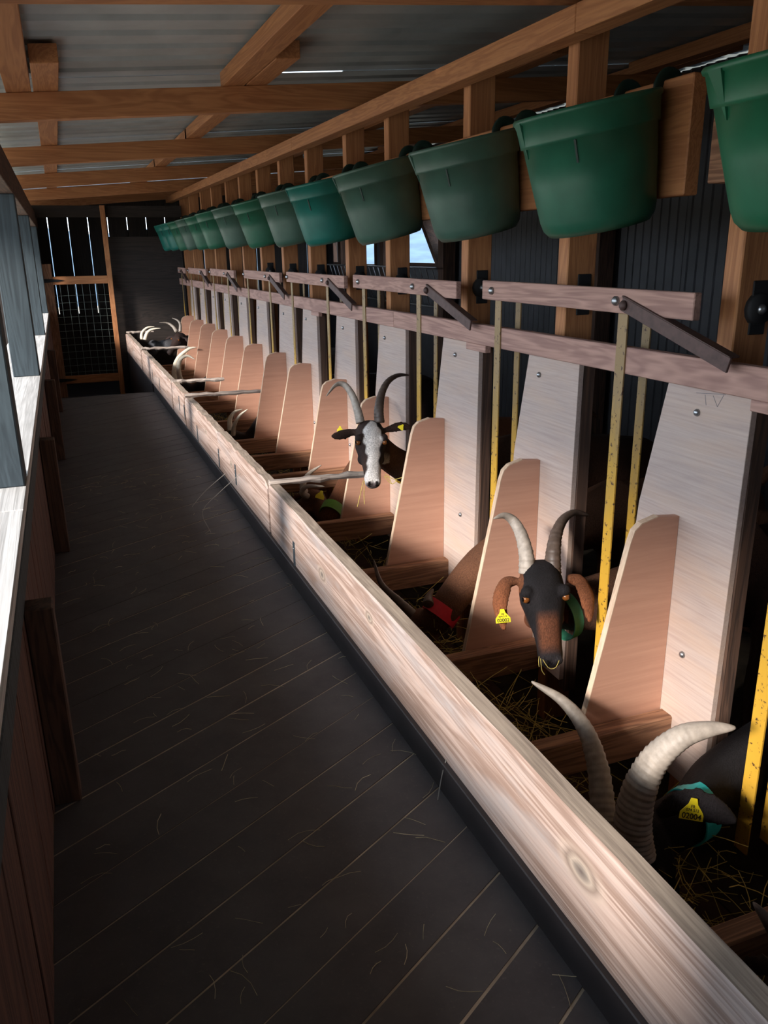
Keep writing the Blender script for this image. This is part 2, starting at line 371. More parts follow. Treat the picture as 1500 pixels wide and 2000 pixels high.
# ------------------------------------------------------------------ feed fence: panels, dividers, rail, cross beams
fence = empty('feed_fence', (1.3, 3.5, -.2))
tag(fence, 'long feed fence of pale plywood panels with brown dividers and a rail', 'fence')
YL = [.90, 1.53, 2.157, 2.766, 3.43, 4.05, 4.685, 5.243, 5.914, 6.55, 7.19, 7.82, 8.48, 9.12]
YR = [.62, 1.275, 1.896, 2.486, 3.136, 3.77, 4.414, 4.90, 5.61, 6.27, 6.90, 7.54, 8.20, 8.84]
DV = [.83, 1.47, 2.088, 2.77, 3.35, 3.935, 4.58, 5.156, 5.83, 6.51, 7.16, 7.77, 8.44, 9.08]
XP = 1.295
PENCIL = [((1.440, .806), (1.352, .816)), ((1.412, .806), (1.406, .784)), ((1.388, .808), (1.372, .786)), ((1.372, .786), (1.357, .814))]
for i, (l, r_) in enumerate(zip(YL, YR)):
    z1 = .835 + zf(l)
    pn = prism('panel', [(XP, r_, z1), (XP, l, z1), (XP, l + .073, z1 - .325), (XP, l + .10, z1 - .62), (XP, l + .10, -.16), (XP, r_ + .012, -.16)], (.016, 0, 0), 'panel_ply', fence, .001)
    box('panel_batten', (XP + .0165, XP + .055), (r_ + .002, r_ + .04), (-.2, z1 - .01), 'dark_z', fence)
    for (yy, zz) in ((l - .06 - .04 * (i % 2), .765), (r_ + .12, .18)):
        bolt('bolt', (XP - .0005, yy, zz + zf(l)), (-1, 0, 0), .0085, pn)
    if i == 1:
        for p_, q_ in PENCIL: beam('pencil_mark', (XP - .0002, *p_), (XP - .0002, *q_), .0005, .0012, 'graphite', pn, (0, 1, 0) if abs(p_[0] - q_[0]) < abs(p_[1] - q_[1]) else (0, 0, 1), 0)
DZ = [.05, .0, -.085, -.045, -.03, .05, .0, -.03, -.03, 0, -.02, 0, 0, -.02]
for i, d in enumerate(DV):
    j = [random.uniform(-.006, .006) for _ in range(3)]
    zt = .515 + j[0] + zf(d); zb = DZ[i] - .02; th = .017
    prof = [(XP - .001, zt), (1.235, zt + .006), (1.19, zt - .006), (1.172, zt - .022), (1.162, zt - .05), (1.058 + j[1] + .19 * (zb + .04), zb), (XP - .001, zb)]
    dvd = prism('divider', [(x, d - th, z) for x, z in prof], (0, th, 0), 'divider_ply', fence)
    # raw ply edge capping the front of the divider
    ed = prof[1:6]; off = [(x - .0022, z + (.0022 if k < 3 else 0)) for k, (x, z) in enumerate(ed)]
    ring = ed + off[::-1]
    n = len(ed); V = [(x, d - th - .0002, z) for x, z in ring] + [(x, d + .0002, z) for x, z in ring]; m2 = 2 * n; Fc = []
    for q in range(n - 1): Fc += [(q, q + 1, m2 - 2 - q, m2 - 1 - q), (m2 + q, m2 + m2 - 1 - q, m2 + m2 - 2 - q, m2 + q + 1), (m2 - 1 - q, m2 - 2 - q, 2 * m2 - 2 - q, 2 * m2 - 1 - q)]
    mesh('raw_edge', V, Fc, 'ply_edge', dvd)
    box('cross_beam', (.70, 1.322), (d - .062, d - .019), (DZ[i] - .095, DZ[i]), 'aged_x', fence, .004)
for a_, b_ in ((-.2, 3.2), (3.203, 6.0), (6.003, 9.75)):
    V = [(x, y, z + zf(y)) for x in (1.268, 1.2945) for y in (a_, b_) for z in (.823, .888)]
    mesh('rail', V, QB, 'rose_y', fence, False, .002)
for yk in (1.12, 2.40, 4.3):
    box('rail_block', (1.272, 1.294), (yk, yk + .14), (.798 + zf(yk), .822 + zf(yk)), 'rose_y', fence)
# trough under the heads
tf = box('trough_floor', (.70, 1.33), (-.6, 9.85), (-.47, -.425), 'trough_floor', None, 0); tag(tf, 'dark boarded bottom of the feed trough', 'trough')

# ------------------------------------------------------------------ kerb board between walkway and trough
kb = empty('trough_kerb', (.66, 3.5, .0)); tag(kb, 'weathered thick wooden board edging the feed trough along the walkway', 'board')
def kx(y): return .650 - .0040 * max(0, y - 3.0)
box('kick_plate', (XK, .70), (-2.6, YEND), (-.20, .070), 'kick_plate', kb)
box('kick_plate', (XK - .012, .70), (YEND, 9.85), (-.45, .070), 'kick_plate', kb)
segs = [(-.8, 2.955, .270, [((-.022, -.21, .015), .022), ((-.022, 1.19, -.01), .016), ((-.022, .76, .03), .013)]), (2.985, 4.06, .268, [((-.022, .2, 0), .014)]), (4.062, 5.18, .266, [((-.022, -.2, .02), .012)]),
        (5.23, 5.80, .272, [((-.022, .1, 0), .012)]), (5.85, 7.95, .268, [((-.022, -.3, 0), .012)]), (8.05, 9.78, .270, [((-.022, .3, 0), .014)])]
for i, (a_, b_, zt, kn) in enumerate(segs):
    mat = kerb_mat('kerb_wood_%d' % i, kn); nn = 26; V = []
    for q in range(nn + 1):
        y = a_ + (b_ - a_) * q / nn; x = kx(y); jz = random.uniform(-.0025, .0025) * (1 if i == 0 else 2.2)
        edge = .0 if 0 < q < nn or i == 0 else -.012
        V += [(x, y, .0705), (x, y, zt + jz - .006 + edge), (x + .005, y, zt + jz + edge), (x + .041, y, zt + jz * .6 + edge), (x + .044, y, zt - .005 + edge), (x + .044, y, .0705)]
    Fc = []
    for q in range(nn):
        for e in range(6): e2 = (e + 1) % 6; Fc.append((q * 6 + e, q * 6 + e2, q * 6 + 6 + e2, q * 6 + 6 + e))
    Fc += [tuple(range(6)), tuple(nn * 6 + e for e in range(6))]
    o = mesh('kerb_board', V, Fc, mat, kb)
    # sawn top edge is a separate weathered face
    o.data.materials.append(MATS['sawn_edge'])
    for p in o.data.polygons:
        if p.normal.z > .8: p.material_index = 1
for ysr, zz in ((2.605, .112), (3.62, .15), (4.05, .13), (4.74, .12), (5.24, .16), (5.46, .18), (6.6, .15), (7.1, .15)):
    sp = box('steel_strap', (kx(ysr) - .0022, kx(ysr) - .0002), (ysr - .011, ysr + .011), (zz - .05, zz + .045), 'strap', kb, 0)
    bolt('screw', (kx(ysr) - .0022, ysr, zz + .02), (-1, 0, 0), .004, sp)
# rough sticks laid from the kerb across to the dividers
for n_, (ys_, xe, zz) in enumerate(((2.97, 1.09, .262), (5.205, 1.145, .255), (5.82, 1.00, .258), (8.0, 1.07, .262), (9.72, .92, .27))):
    P = [(kx(ys_) + .006 + (xe - kx(ys_)) * t, ys_ + random.uniform(-.004, .004), zz + .012 - .008 * t + random.uniform(-.003, .003)) for t in np.linspace(0, 1, 12)]
    v, f = tube(P, [.017 + random.uniform(-.004, .004) for _ in P], [.013 + random.uniform(-.003, .003) for _ in P], 7)
    o = mesh('trough_stick', v, f, 'grey_x', None); tag(o, ['thick split stick across the trough beside the white-blazed goat', 'long weathered stick across the trough, second from the white-blazed goat', 'short weathered stick across the trough, third from the white-blazed goat', 'thin stick across the trough next to the white curled horns', 'thin stick across the trough at the kerb end by the gate'][n_], 'stick', 'sticks across the trough')

# ------------------------------------------------------------------ headlocks (link bar, two neck bars, prop)
LK = [(.22, 1.02, [.40, 1.122], 'pushed against the first kerb end'), (1.415, 2.372, [1.68, 2.305], ''), (2.56, 3.63, [2.93, 3.55], ''), (3.76, 4.83, [4.10, 4.80], ''), (5.0, 6.05, [5.36, 6.03], ''), (6.42, 7.48, [6.80, 7.47], ''), (7.72, 8.82, [8.03, 8.79], ''), (9.08, 9.62, [9.5], '')]
for i, (a_, b_, bars, _) in enumerate(LK):
    dz = zf((a_ + b_) / 2) * 1.6
    hl = empty('headlock', (1.25, (a_ + b_) / 2, -.15))
    lab = {0: 'yellow neck bar beside the black goat with the turquoise collar', 1: 'headlock of two yellow neck bars either side of the brown goat with drooping ears', 2: 'headlock of yellow neck bars beside the goat with the white blaze'}.get(i, 'rusty neck bars under a pinkish wooden link bar, %s headlock counted from the gate' % ['', '', '', 'fifth', 'fourth', 'third', 'second', 'last'][i])
    tag(hl, lab, 'headlock', 'headlocks along the feed fence')
    box('link_bar', (1.242, 1.262), (a_, b_), (.972 + dz, 1.029 + dz), 'rose_y', hl, .002)
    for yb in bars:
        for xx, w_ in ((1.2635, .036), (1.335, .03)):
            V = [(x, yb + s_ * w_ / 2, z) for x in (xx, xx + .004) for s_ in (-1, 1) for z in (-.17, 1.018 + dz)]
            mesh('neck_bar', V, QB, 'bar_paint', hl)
        bolt('bolt', (1.2415, yb, 1.0 + dz), (-1, 0, 0), .012, hl)
        v, f = tube([(1.262, yb, 1.0 + dz), (1.339, yb, 1.0 + dz)], .006, None, 8); mesh('pivot_pin', v, f, 'steel', hl)
    yp = a_ + .235
    pr = beam('prop', (1.236, yp, .996 + dz), (1.236, yp - .36, .893 + dz), .006, .032, 'iron_brown', hl, (0, 0, 1), .001)
    beam('prop_flange', (1.247, yp, 1.012 + dz), (1.247, yp - .36, .909 + dz), .026, .004, 'iron_brown', pr, (0, 0, 1), 0)
    bolt('bolt', (1.2325, yp - .012, .992 + dz), (-1, 0, 0), .012, pr, 'iron_brown')

# ------------------------------------------------------------------ buckets
def bucket_meshes():
    """flat-backed bucket, local frame: +x towards the board, back at x=.145, z=0 at the rim"""
    seg = 40
    def ring(r, z, back):
        out = []
        for j in range(seg):
            t = 2 * math.pi * j / seg; x = r * math.cos(t); y = r * 1.02 * math.sin(t)
            out.append((min(x, back), y, z))
        return out
    prof = [(.162, 0, .145), (.166, -.004, .147), (.164, -.010, .146), (.160, -.012, .144), (.156, -.050, .141), (.1555, -.056, .141), (.150, -.057, .138), (.142, -.13, .132), (.133, -.205, .125), (.128, -.222, .122), (.116, -.235, .112), (.10, -.232, .10),
            (.05, -.230, .05)]
    inner = [(.157, 0, .141), (.148, -.05, .134), (.125, -.215, .118), (.05, -.219, .05)]
    prof = [(r, z * 1.14, bk) for r, z, bk in prof]; inner = [(r, z * 1.14, bk) for r, z, bk in inner]
    V = []; Fc = []
    for r, z, bk in prof: V += ring(r, z, bk)
    for i in range(len(prof) - 1):
        for j in range(seg):
            k = (j + 1) % seg; Fc.append((i * seg + j, i * seg + k, (i + 1) * seg + k, (i + 1) * seg + j))
    Fc.append(tuple((len(prof) - 1) * seg + j for j in range(seg)))
    o0 = len(V)
    for r, z, bk in inner: V += ring(r, z, bk)
    for i in range(len(inner) - 1):
        for j in range(seg):
            k = (j + 1) % seg; Fc.append((o0 + i * seg + j, o0 + (i + 1) * seg + j, o0 + (i + 1) * seg + k, o0 + i * seg + k))
    Fc.append(tuple(o0 + (len(inner) - 1) * seg + j for j in range(seg))[::-1])
    for j in range(seg): k = (j + 1) % seg; Fc.append((j, o0 + j, o0 + k, k))
    shell = (V, Fc)
    # gussets under the collar, vertical rib
    rib = []
    for a_ in (222,):
        t = math.radians(a_); c = np.array([math.cos(t), math.sin(t), 0]); s_ = np.array([-c[1], c[0], 0])
        P = [c * .1505 + np.array([0, 0, -.065]), c * .1455 + np.array([0, 0, -.112])]
        V2 = [p + s_ * .0022 * q + c * w for p in P for q in (-1, 1) for w in (-.004, .0035)]; rib.append((np.array(V2), QB))
    gus = []
    for a_ in (166,):
        t0 = math.radians(a_)
        pts = []
        for da, rr, zz in ((-7, .1625, -.008), (7, .1625, -.008), (0, .150, -.085)):
            t = t0 + math.radians(da); pts.append((rr * math.cos(t), rr * math.sin(t), zz))
        pts += [(p[0] * .97, p[1] * .97, p[2]) for p in pts] ; 
        pts[2] = (pts[2][0] * 1.0, pts[2][1] * 1.0, pts[2][2])
        out = np.array(pts); out[:2, :2] *= 1.03
        gus.append((out, [(0, 1, 2), (5, 4, 3), (0, 3, 4, 1), (1, 4, 5, 2), (2, 5, 3, 0)]))
    return shell, joinVF(rib), joinVF(gus)
SHELL, RIB, GUS = bucket_meshes()
def raw_mesh(name, VF, smooth=True):
    me = bpy.data.meshes.new(name); me.from_pydata([tuple(map(float, v)) for v in VF[0]], [], [tuple(map(int, q)) for q in VF[1]])
    bm = bmesh.new(); bm.from_mesh(me); bmesh.ops.recalc_face_normals(bm, faces=bm.faces); bm.to_mesh(me); bm.free()
    for p in me.polygons: p.use_smooth = smooth
    return me
BY = [(1.113, 'deep'), (1.735, 'green'), (2.36, 'dull'), (3.11, 'dull'), (3.81, 'teal'), (4.39, 'dull'), (5.10, 'green'), (5.80, 'dull'), (6.52, 'green'), (7.10, 'green'), (7.68, 'dull'), (8.24, 'green'), (8.80, 'teal'), (9.35, 'teal')]
BM = {}
BLAB = {'deep': 'vivid green hanging bucket', 'green': 'bright green hanging bucket', 'dull': 'dull grey-green hanging bucket', 'teal': 'teal hanging bucket'}
ORD = ['first', 'second', 'third', 'fourth', 'fifth', 'sixth', 'seventh', 'eighth']
BORD = [ORD[i] + ' of the row from the rough grey board end' for i in range(7)] + [ORD[6 - i] + ' of the row from the far gate' for i in range(7)]
hookP = spline([(.140, 0, -.02), (.147, 0, .008), (.172, 0, .026), (.203, 0, .012), (.206, 0, -.03)], 14)
for yb, colr in BY:
    if colr not in BM:
        a1 = raw_mesh('bucket_shell', SHELL); a1.materials.append(MATS['bucket_' + colr])
        a2 = raw_mesh('bucket_rib', RIB, False); a2.materials.append(MATS['bucket_dark'])
        a3 = raw_mesh('bucket_gusset', GUS, False); a3.materials.append(MATS['bucket_' + colr])
        hv = [tube(hookP + np.array([0, s_ * .07, 0]), .005, .014, 8) for s_ in (-1, 1)]
        a4 = [raw_mesh('bucket_hook', h_) for h_ in hv]
        for h_ in a4: h_.materials.append(MATS['bucket_dark'])
        BM[colr] = (a1, a2, a3, a4)
    a1, a2, a3, a4 = BM[colr]
    e = empty('hanging_bucket', (1.162, yb, 1.425)); e.rotation_euler = (random.uniform(-.02, .02), math.radians(-12.5 + random.uniform(-1.5, 1.5)), random.uniform(-.05, .05))
    tag(e, BLAB[colr] + ', ' + BORD[BY.index((yb, colr))], 'bucket', 'green buckets hung in a row over the feed fence')
    for nm, mm in (('shell', a1), ('rib', a2), ('gusset', a3), ('hook', a4[0]), ('hook', a4[1])):
        o = bpy.data.objects.new(nm, mm); COL.objects.link(o); o.parent = e

# ------------------------------------------------------------------ gate and end wall
gt = empty('gate', (.2, 9.75, -.42)); tag(gt, 'tall narrow wooden gate with wire mesh closing the end of the walkway', 'gate')
box('stile', (.497, .548), (9.73, 9.775), (-.42, 1.618), 'pine_z', gt)
box('stile', (-.19, -.065), (9.74, 9.79), (-.40, 1.03), 'aged_z', gt)
for z0, z1 in ((.815, .898), (-.25, -.165)):
    ra = box('rail', (-.065, .497), (9.735, 9.77), (z0, z1), 'pine_x', gt)
    v = [(-.19, 9.728, z0 + .02), (-.02, 9.728, z0 + .028), (.06, 9.728, (z0 + z1) / 2), (-.02, 9.728, z1 - .028), (-.19, 9.728, z1 - .02)]
    prism('strap_hinge', v, (0, .006, 0), 'black_iron', gt)
for i in range(12):
    z = -.16 + .075 * i + .03
    v, f = tube([(-.065, 9.752, z), (.2, 9.752, z + .004), (.497, 9.752, z)], .0016, None, 5); mesh('mesh_wire', v, f, 'wire', gt)
for i in range(7):
    x = -.0 + .075 * i
    v, f = tube([(x, 9.7545, -.165), (x, 9.7545, .815)], .0016, None, 5); mesh('mesh_wire', v, f, 'wire', gt)
wb = empty('wall_back', (1.5, 10.9, -.6)); structure(wb, 'dark end wall of upright planks with daylight in the gaps')
x = -.27 - .225 * 2; i = 0
while x < 3.5:
    w_ = .225; box('plank', (x + .004, x + w_ - .004), (10.9, 10.925), (-.6, zr(x) + .10), 'soot_z', wb, .001); x += w_
for z0, z1 in ((-.6, .43), (1.60, 1.9), (1.3, 1.4)):
    box('batten', (-.72, 3.5) if z0 != 1.3 else (.66, 3.5), (10.926, 10.96), (z0, z1), 'soot_x', wb)
box('header', (-.3, 1.36), (9.8, 9.84), (1.50, 1.618), 'soot_x', wb)
box('gate_post', (-.25, -.192), (9.74, 9.82), (-.42, 1.45), 'aged_z', wb)
box('end_panel', (.55, 1.34), (9.85, 9.875), (-.45, 1.30), 'soot_x', wb)
# landing below the end of the walkway
lf = box('floor_landing', (-.6, 1.0), (YEND, 11.0), (-.5, -.42), 'kick_plate', None, 0); structure(lf, 'dark lower landing in front of the gate')

# ------------------------------------------------------------------ barn behind the fence
bf = box('floor_barn', (1.331, 3.4), (-2.6, 10.9), (-.52, -.42), 'barn_floor', None, 0); structure(bf, 'dark littered floor of the goat pen')
XR = 3.4
wr = empty('wall_barn', (XR, 4, -.5)); structure(wr, 'dark corrugated metal wall at the back of the goat pen')
wins = [(7.19, 8.25, .99, 1.42), (9.08, 9.75, .965, 1.40), (10.15, 10.6, .98, 1.42)]
def corr(y0, y1, z0, z1):
    V = []; n = int((y1 - y0) / .019) + 1
    for z in (z0, z1):
        for j in range(n + 1): V.append((XR + .009 * math.sin(j * math.pi / 2), y0 + (y1 - y0) * j / n, z))
    Fc = [(j, j + 1, n + 2 + j, n + 1 + j) for j in range(n)]
    o = mesh('wall_sheet', V, Fc, 'dark_sheet', wr); md = o.modifiers.new('s', 'SOLIDIFY'); md.thickness = .001
cuts = [-2.6] + [v for w_ in wins for v in w_[:2]] + [10.9]
for i in range(len(cuts) - 1):
    if i % 2 == 0:
        a_ = cuts[i]
        while a_ < cuts[i + 1] - .01:
            b_ = min(a_ + 1.1, cuts[i + 1]); corr(a_, b_, -.5, 2.045); a_ = b_
    else: corr(cuts[i], cuts[i + 1], -.5, wins[i // 2][2]); corr(cuts[i], cuts[i + 1], wins[i // 2][3], 2.045)
for i, (y0, y1, z0, z1) in enumerate(wins):
    w_ = empty('window_%d' % (i + 1), (XR, (y0 + y1) / 2, z0)); structure(w_, 'unlit window opening in the back wall of the pen')
    box('frame', (XR - .03, XR + .02), (y0, y1), (z0 - .03, z0), 'dark_y', w_); box('frame', (XR - .03, XR + .02), (y0, y1), (z1, z1 + .03), 'dark_y', w_)
    box('frame', (XR - .03, XR + .02), (y0 - .03, y0), (z0 - .03, z1 + .03), 'dark_z', w_); box('frame', (XR - .03, XR + .02), (y1, y1 + .03), (z0 - .03, z1 + .03), 'dark_z', w_)
for yy in (2.0, 4.6, 6.95, 8.45, 9.9):
    box('post', (XR - .16, XR - .04), (yy, yy + .11), (-.42, zr(XR) - .002), 'dark_z', wr)
beam('brace', (XR - .1, 7.72, 1.62), (XR - .1, 7.06, .93), .05, .10, 'dark_z', wr, (1, 0, 0))
hr = empty('hay_rack', (XR - .22, 7.8, .6)); tag(hr, 'iron hay rack with slanting bars under the pen window', 'rack')
for z in (.60, .955):
    v, f = tube([(XR - .14 - (z - .6) * .3, 6.9, z), (XR - .14 - (z - .6) * .3, 10.2, z)], .009, None, 6); mesh('rack_rail', v, f, 'steel', hr)
for j in range(23):
    y = 7.0 + j * .14; v, f = tube([(XR - .14, y, .6), (XR - .248, y, .96)], .005, None, 5); mesh('rack_bar', v, f, 'steel', hr)

# ------------------------------------------------------------------ outside
gd = mesh('ground', [(-60, -60, -.6), (60, -60, -.6), (60, 60, -.6), (-60, 60, -.6)], [(0, 1, 2, 3)], 'earth'); structure(gd, 'pale trodden ground outside the shed')
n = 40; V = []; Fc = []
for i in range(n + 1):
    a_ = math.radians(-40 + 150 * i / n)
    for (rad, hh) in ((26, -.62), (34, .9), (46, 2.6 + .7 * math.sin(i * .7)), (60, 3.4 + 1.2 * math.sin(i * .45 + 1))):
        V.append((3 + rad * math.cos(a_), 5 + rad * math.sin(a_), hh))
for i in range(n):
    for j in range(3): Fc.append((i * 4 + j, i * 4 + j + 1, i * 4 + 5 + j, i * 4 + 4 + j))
hl_ = mesh('hillside', V, Fc, 'hill_haze', None, True); structure(hl_, 'hillside coloured with blue haze, seen through the windows')
gp = empty('white_frame', (11.5, 24.0, -.6)); tag(gp, 'white tubular frame standing in the meadow outside the window', 'frame')
for a_, b_ in (((11.2, 24.6, -.6), (11.2, 24.6, 1.55)), ((12.4, 23.4, -.6), (12.4, 23.4, 1.55)), ((11.2, 24.6, 1.55), (12.4, 23.4, 1.55)), ((11.2, 24.6, 1.55), (11.75, 24.0, .2)), ((11.75, 24.0, .2), (12.4, 23.4, .2))):
    v, f = tube([a_, b_], .04, None, 8); mesh('tube', v, f, 'white_paint', gp, True)

# ------------------------------------------------------------------ goats
def unit(v): v = np.array(v, float); return v / np.linalg.norm(v)
HEADP = [(-.030, .030, -.035, -.085), (-.012, .050, -.006, -.108), (.02, .060, .012, -.118), (.055, .064, .017, -.124), (.085, .063, .014, -.124), (.115, .054, .008, -.114), (.145, .045, .004, -.098),
         (.175, .038, .002, -.084), (.205, .0345, .000, -.076), (.230, .0345, -.003, -.073), (.247, .032, -.010, -.069), (.259, .024, -.022, -.060), (.264, .012, -.032, -.050)]
def head_loft(O, u, n_, s_, sc):
    seg = 24; V = []; Fc = []
    for (a_, w_, t_, b_) in HEADP:
        nc = (t_ + b_) / 2; hd = (t_ - b_) / 2
        for j in range(seg):
            th = 2 * math.pi * j / seg; c, q = math.cos(th), math.sin(th)
            cx = math.copysign(abs(c) ** .85, c); qx = math.copysign(abs(q) ** .85, q)
            ww = w_ * (1 - .38 * max(0, -qx)) * (1 - .12 * max(0, qx))
            V.append(O + sc * (u * a_ + s_ * ww * cx + n_ * (nc + hd * qx)))
    m_ = len(HEADP)
    for i in range(m_ - 1):
        for j in range(seg): k = (j + 1) % seg; Fc.append((i * seg + j, i * seg + k, (i + 1) * seg + k, (i + 1) * seg + j))
    Fc.append(tuple(range(seg))[::-1]); Fc.append(tuple((m_ - 1) * seg + j for j in range(seg)))
    return np.array(V), Fc
def ball(c, r, seg=10):
    V = []; Fc = []; c = np.array(c, float); r = np.broadcast_to(r, 3)
    for i in range(1, seg):
        for j in range(2 * seg):
            a_, b_ = math.pi * i / seg, math.pi * j / seg
            V.append(c + r * np.array([math.sin(a_) * math.cos(b_), math.sin(a_) * math.sin(b_), math.cos(a_)]))
    w_ = 2 * seg
    for i in range(seg - 2):
        for j in range(w_): k = (j + 1) % w_; Fc.append((i * w_ + j, i * w_ + k, (i + 1) * w_ + k, (i + 1) * w_ + j))
    Fc.append(tuple(range(w_))[::-1]); Fc.append(tuple((seg - 2) * w_ + j for j in range(w_)))
    return np.array(V), Fc
def leaf(P, width, thick, face):
    """ear: flat leaf along P, broad across `face` x tangent"""
    P = spline(P, 12); T = np.gradient(P, axis=0); V = []; Fc = []; seg = 10; n = len(P)
    for i in range(n):
        t = unit(T[i]); b_ = unit(np.cross(t, face)); a_ = np.cross(b_, t); q = i / (n - 1)
        w_ = width * (.45 + 1.1 * q - .1 * q * q) if q < .5 else width * (.975 * (1 - ((q - .5) / .5) ** 2.6 * .78)); th = thick * (1.2 - .5 * q)
        for j in range(seg):
            g = 2 * math.pi * j / seg; V.append(P[i] + b_ * w_ * math.cos(g) + a_ * (th * math.sin(g) - .35 * w_ * math.cos(g) ** 2 + .2 * w_))
    for i in range(n - 1):
        for j in range(seg): k = (j + 1) % seg; Fc.append((i * seg + j, i * seg + k, (i + 1) * seg + k, (i + 1) * seg + j))
    Fc.append(tuple(range(seg))[::-1]); Fc.append(tuple((n - 1) * seg + j for j in range(seg)))
    return (np.array(V), Fc), P
def horn(P, r, flat, mat, parent, ridges=26, n=70):
    P = spline(P, n); L = np.linspace(0, 1, n); prof = (1 - L) ** .62 * .955 + .045
    saw = ((L ** .9 * ridges) % 1.0); rg = 1 + .13 * (saw - .5) * np.clip((.82 - L) * 3, 0, 1)
    v, f = tube(P, r * prof * rg, r * flat * prof * rg, 14); return mesh('horn', v, f, mat, parent, True)
def text_mesh(txt, size):
    cu = bpy.data.curves.new('t', 'FONT'); cu.body = txt; cu.size = size; cu.align_x = 'CENTER'; cu.align_y = 'CENTER'; cu.extrude = .0002; cu.offset = size * .015
    o = bpy.data.objects.new('t', cu); COL.objects.link(o); dg = bpy.context.evaluated_depsgraph_get()
    me = bpy.data.meshes.new_from_object(o.evaluated_get(dg)); bpy.data.objects.remove(o); return me
def ear_tag(parent, c, right, up, size, digits=True, txt='02004', small=('FR', '074 512')):
    c = np.array(c, float); r_ = unit(right); up = np.array(up, float); up = unit(up - r_ * (up @ r_)); nn = np.cross(r_, up)
    pol = [(-.5, -.42), (.5, -.42), (.5, -.12), (.2, .25), (.13, .5), (-.13, .5), (-.2, .25), (-.5, -.12)]
    o = prism('ear_tag', [c + size * (r_ * a_ + up * b_) for a_, b_ in pol], nn * .0015, 'tag_yellow', parent, .0004); o['label'] = 'yellow plastic ear tag'
    if digits:
        Rm = Matrix([[r_[i], up[i], nn[i]] for i in range(3)]).to_4x4()
        for t_, sz, dy in ((txt, .33, -.26), (small[1], .17, .0), (small[0], .17, .15)):
            me = text_mesh(t_, size * sz); q = bpy.data.objects.new('tag_number', me); COL.objects.link(q); me.materials.append(MATS['ink'])
            M_ = Rm.copy(); M_.translation = Vector(c + nn * .0021 + up * dy * size); q.matrix_world = M_
            q.parent = o; q.matrix_parent_inverse = Matrix.Translation(-Vector(o.location))
    return o
def collar(parent, c, axis, r, w, mat, sq=1.0):
    a_ = unit(axis); ref = np.array([0, 0, 1.]) if abs(a_[2]) < .9 else np.array([1., 0, 0]); A = unit(np.cross(a_, ref)); B = np.cross(a_, A); V = []; Fc = []; m_ = 40
    for i in range(m_):
        t = 2 * math.pi * i / m_; d = A * math.cos(t) * .84 + B * math.sin(t) * sq
        for rr, h_ in ((r, -w / 2), (r + .004, -w / 2), (r + .004, w / 2), (r, w / 2)): V.append(np.array(c) + d * rr + a_ * h_)
    for i in range(m_):
        k = (i + 1) % m_
        for j in range(4): Fc.append((i * 4 + j, i * 4 + (j + 1) % 4, k * 4 + (j + 1) % 4, k * 4 + j))
    return mesh('collar', V, Fc, mat, parent, False)
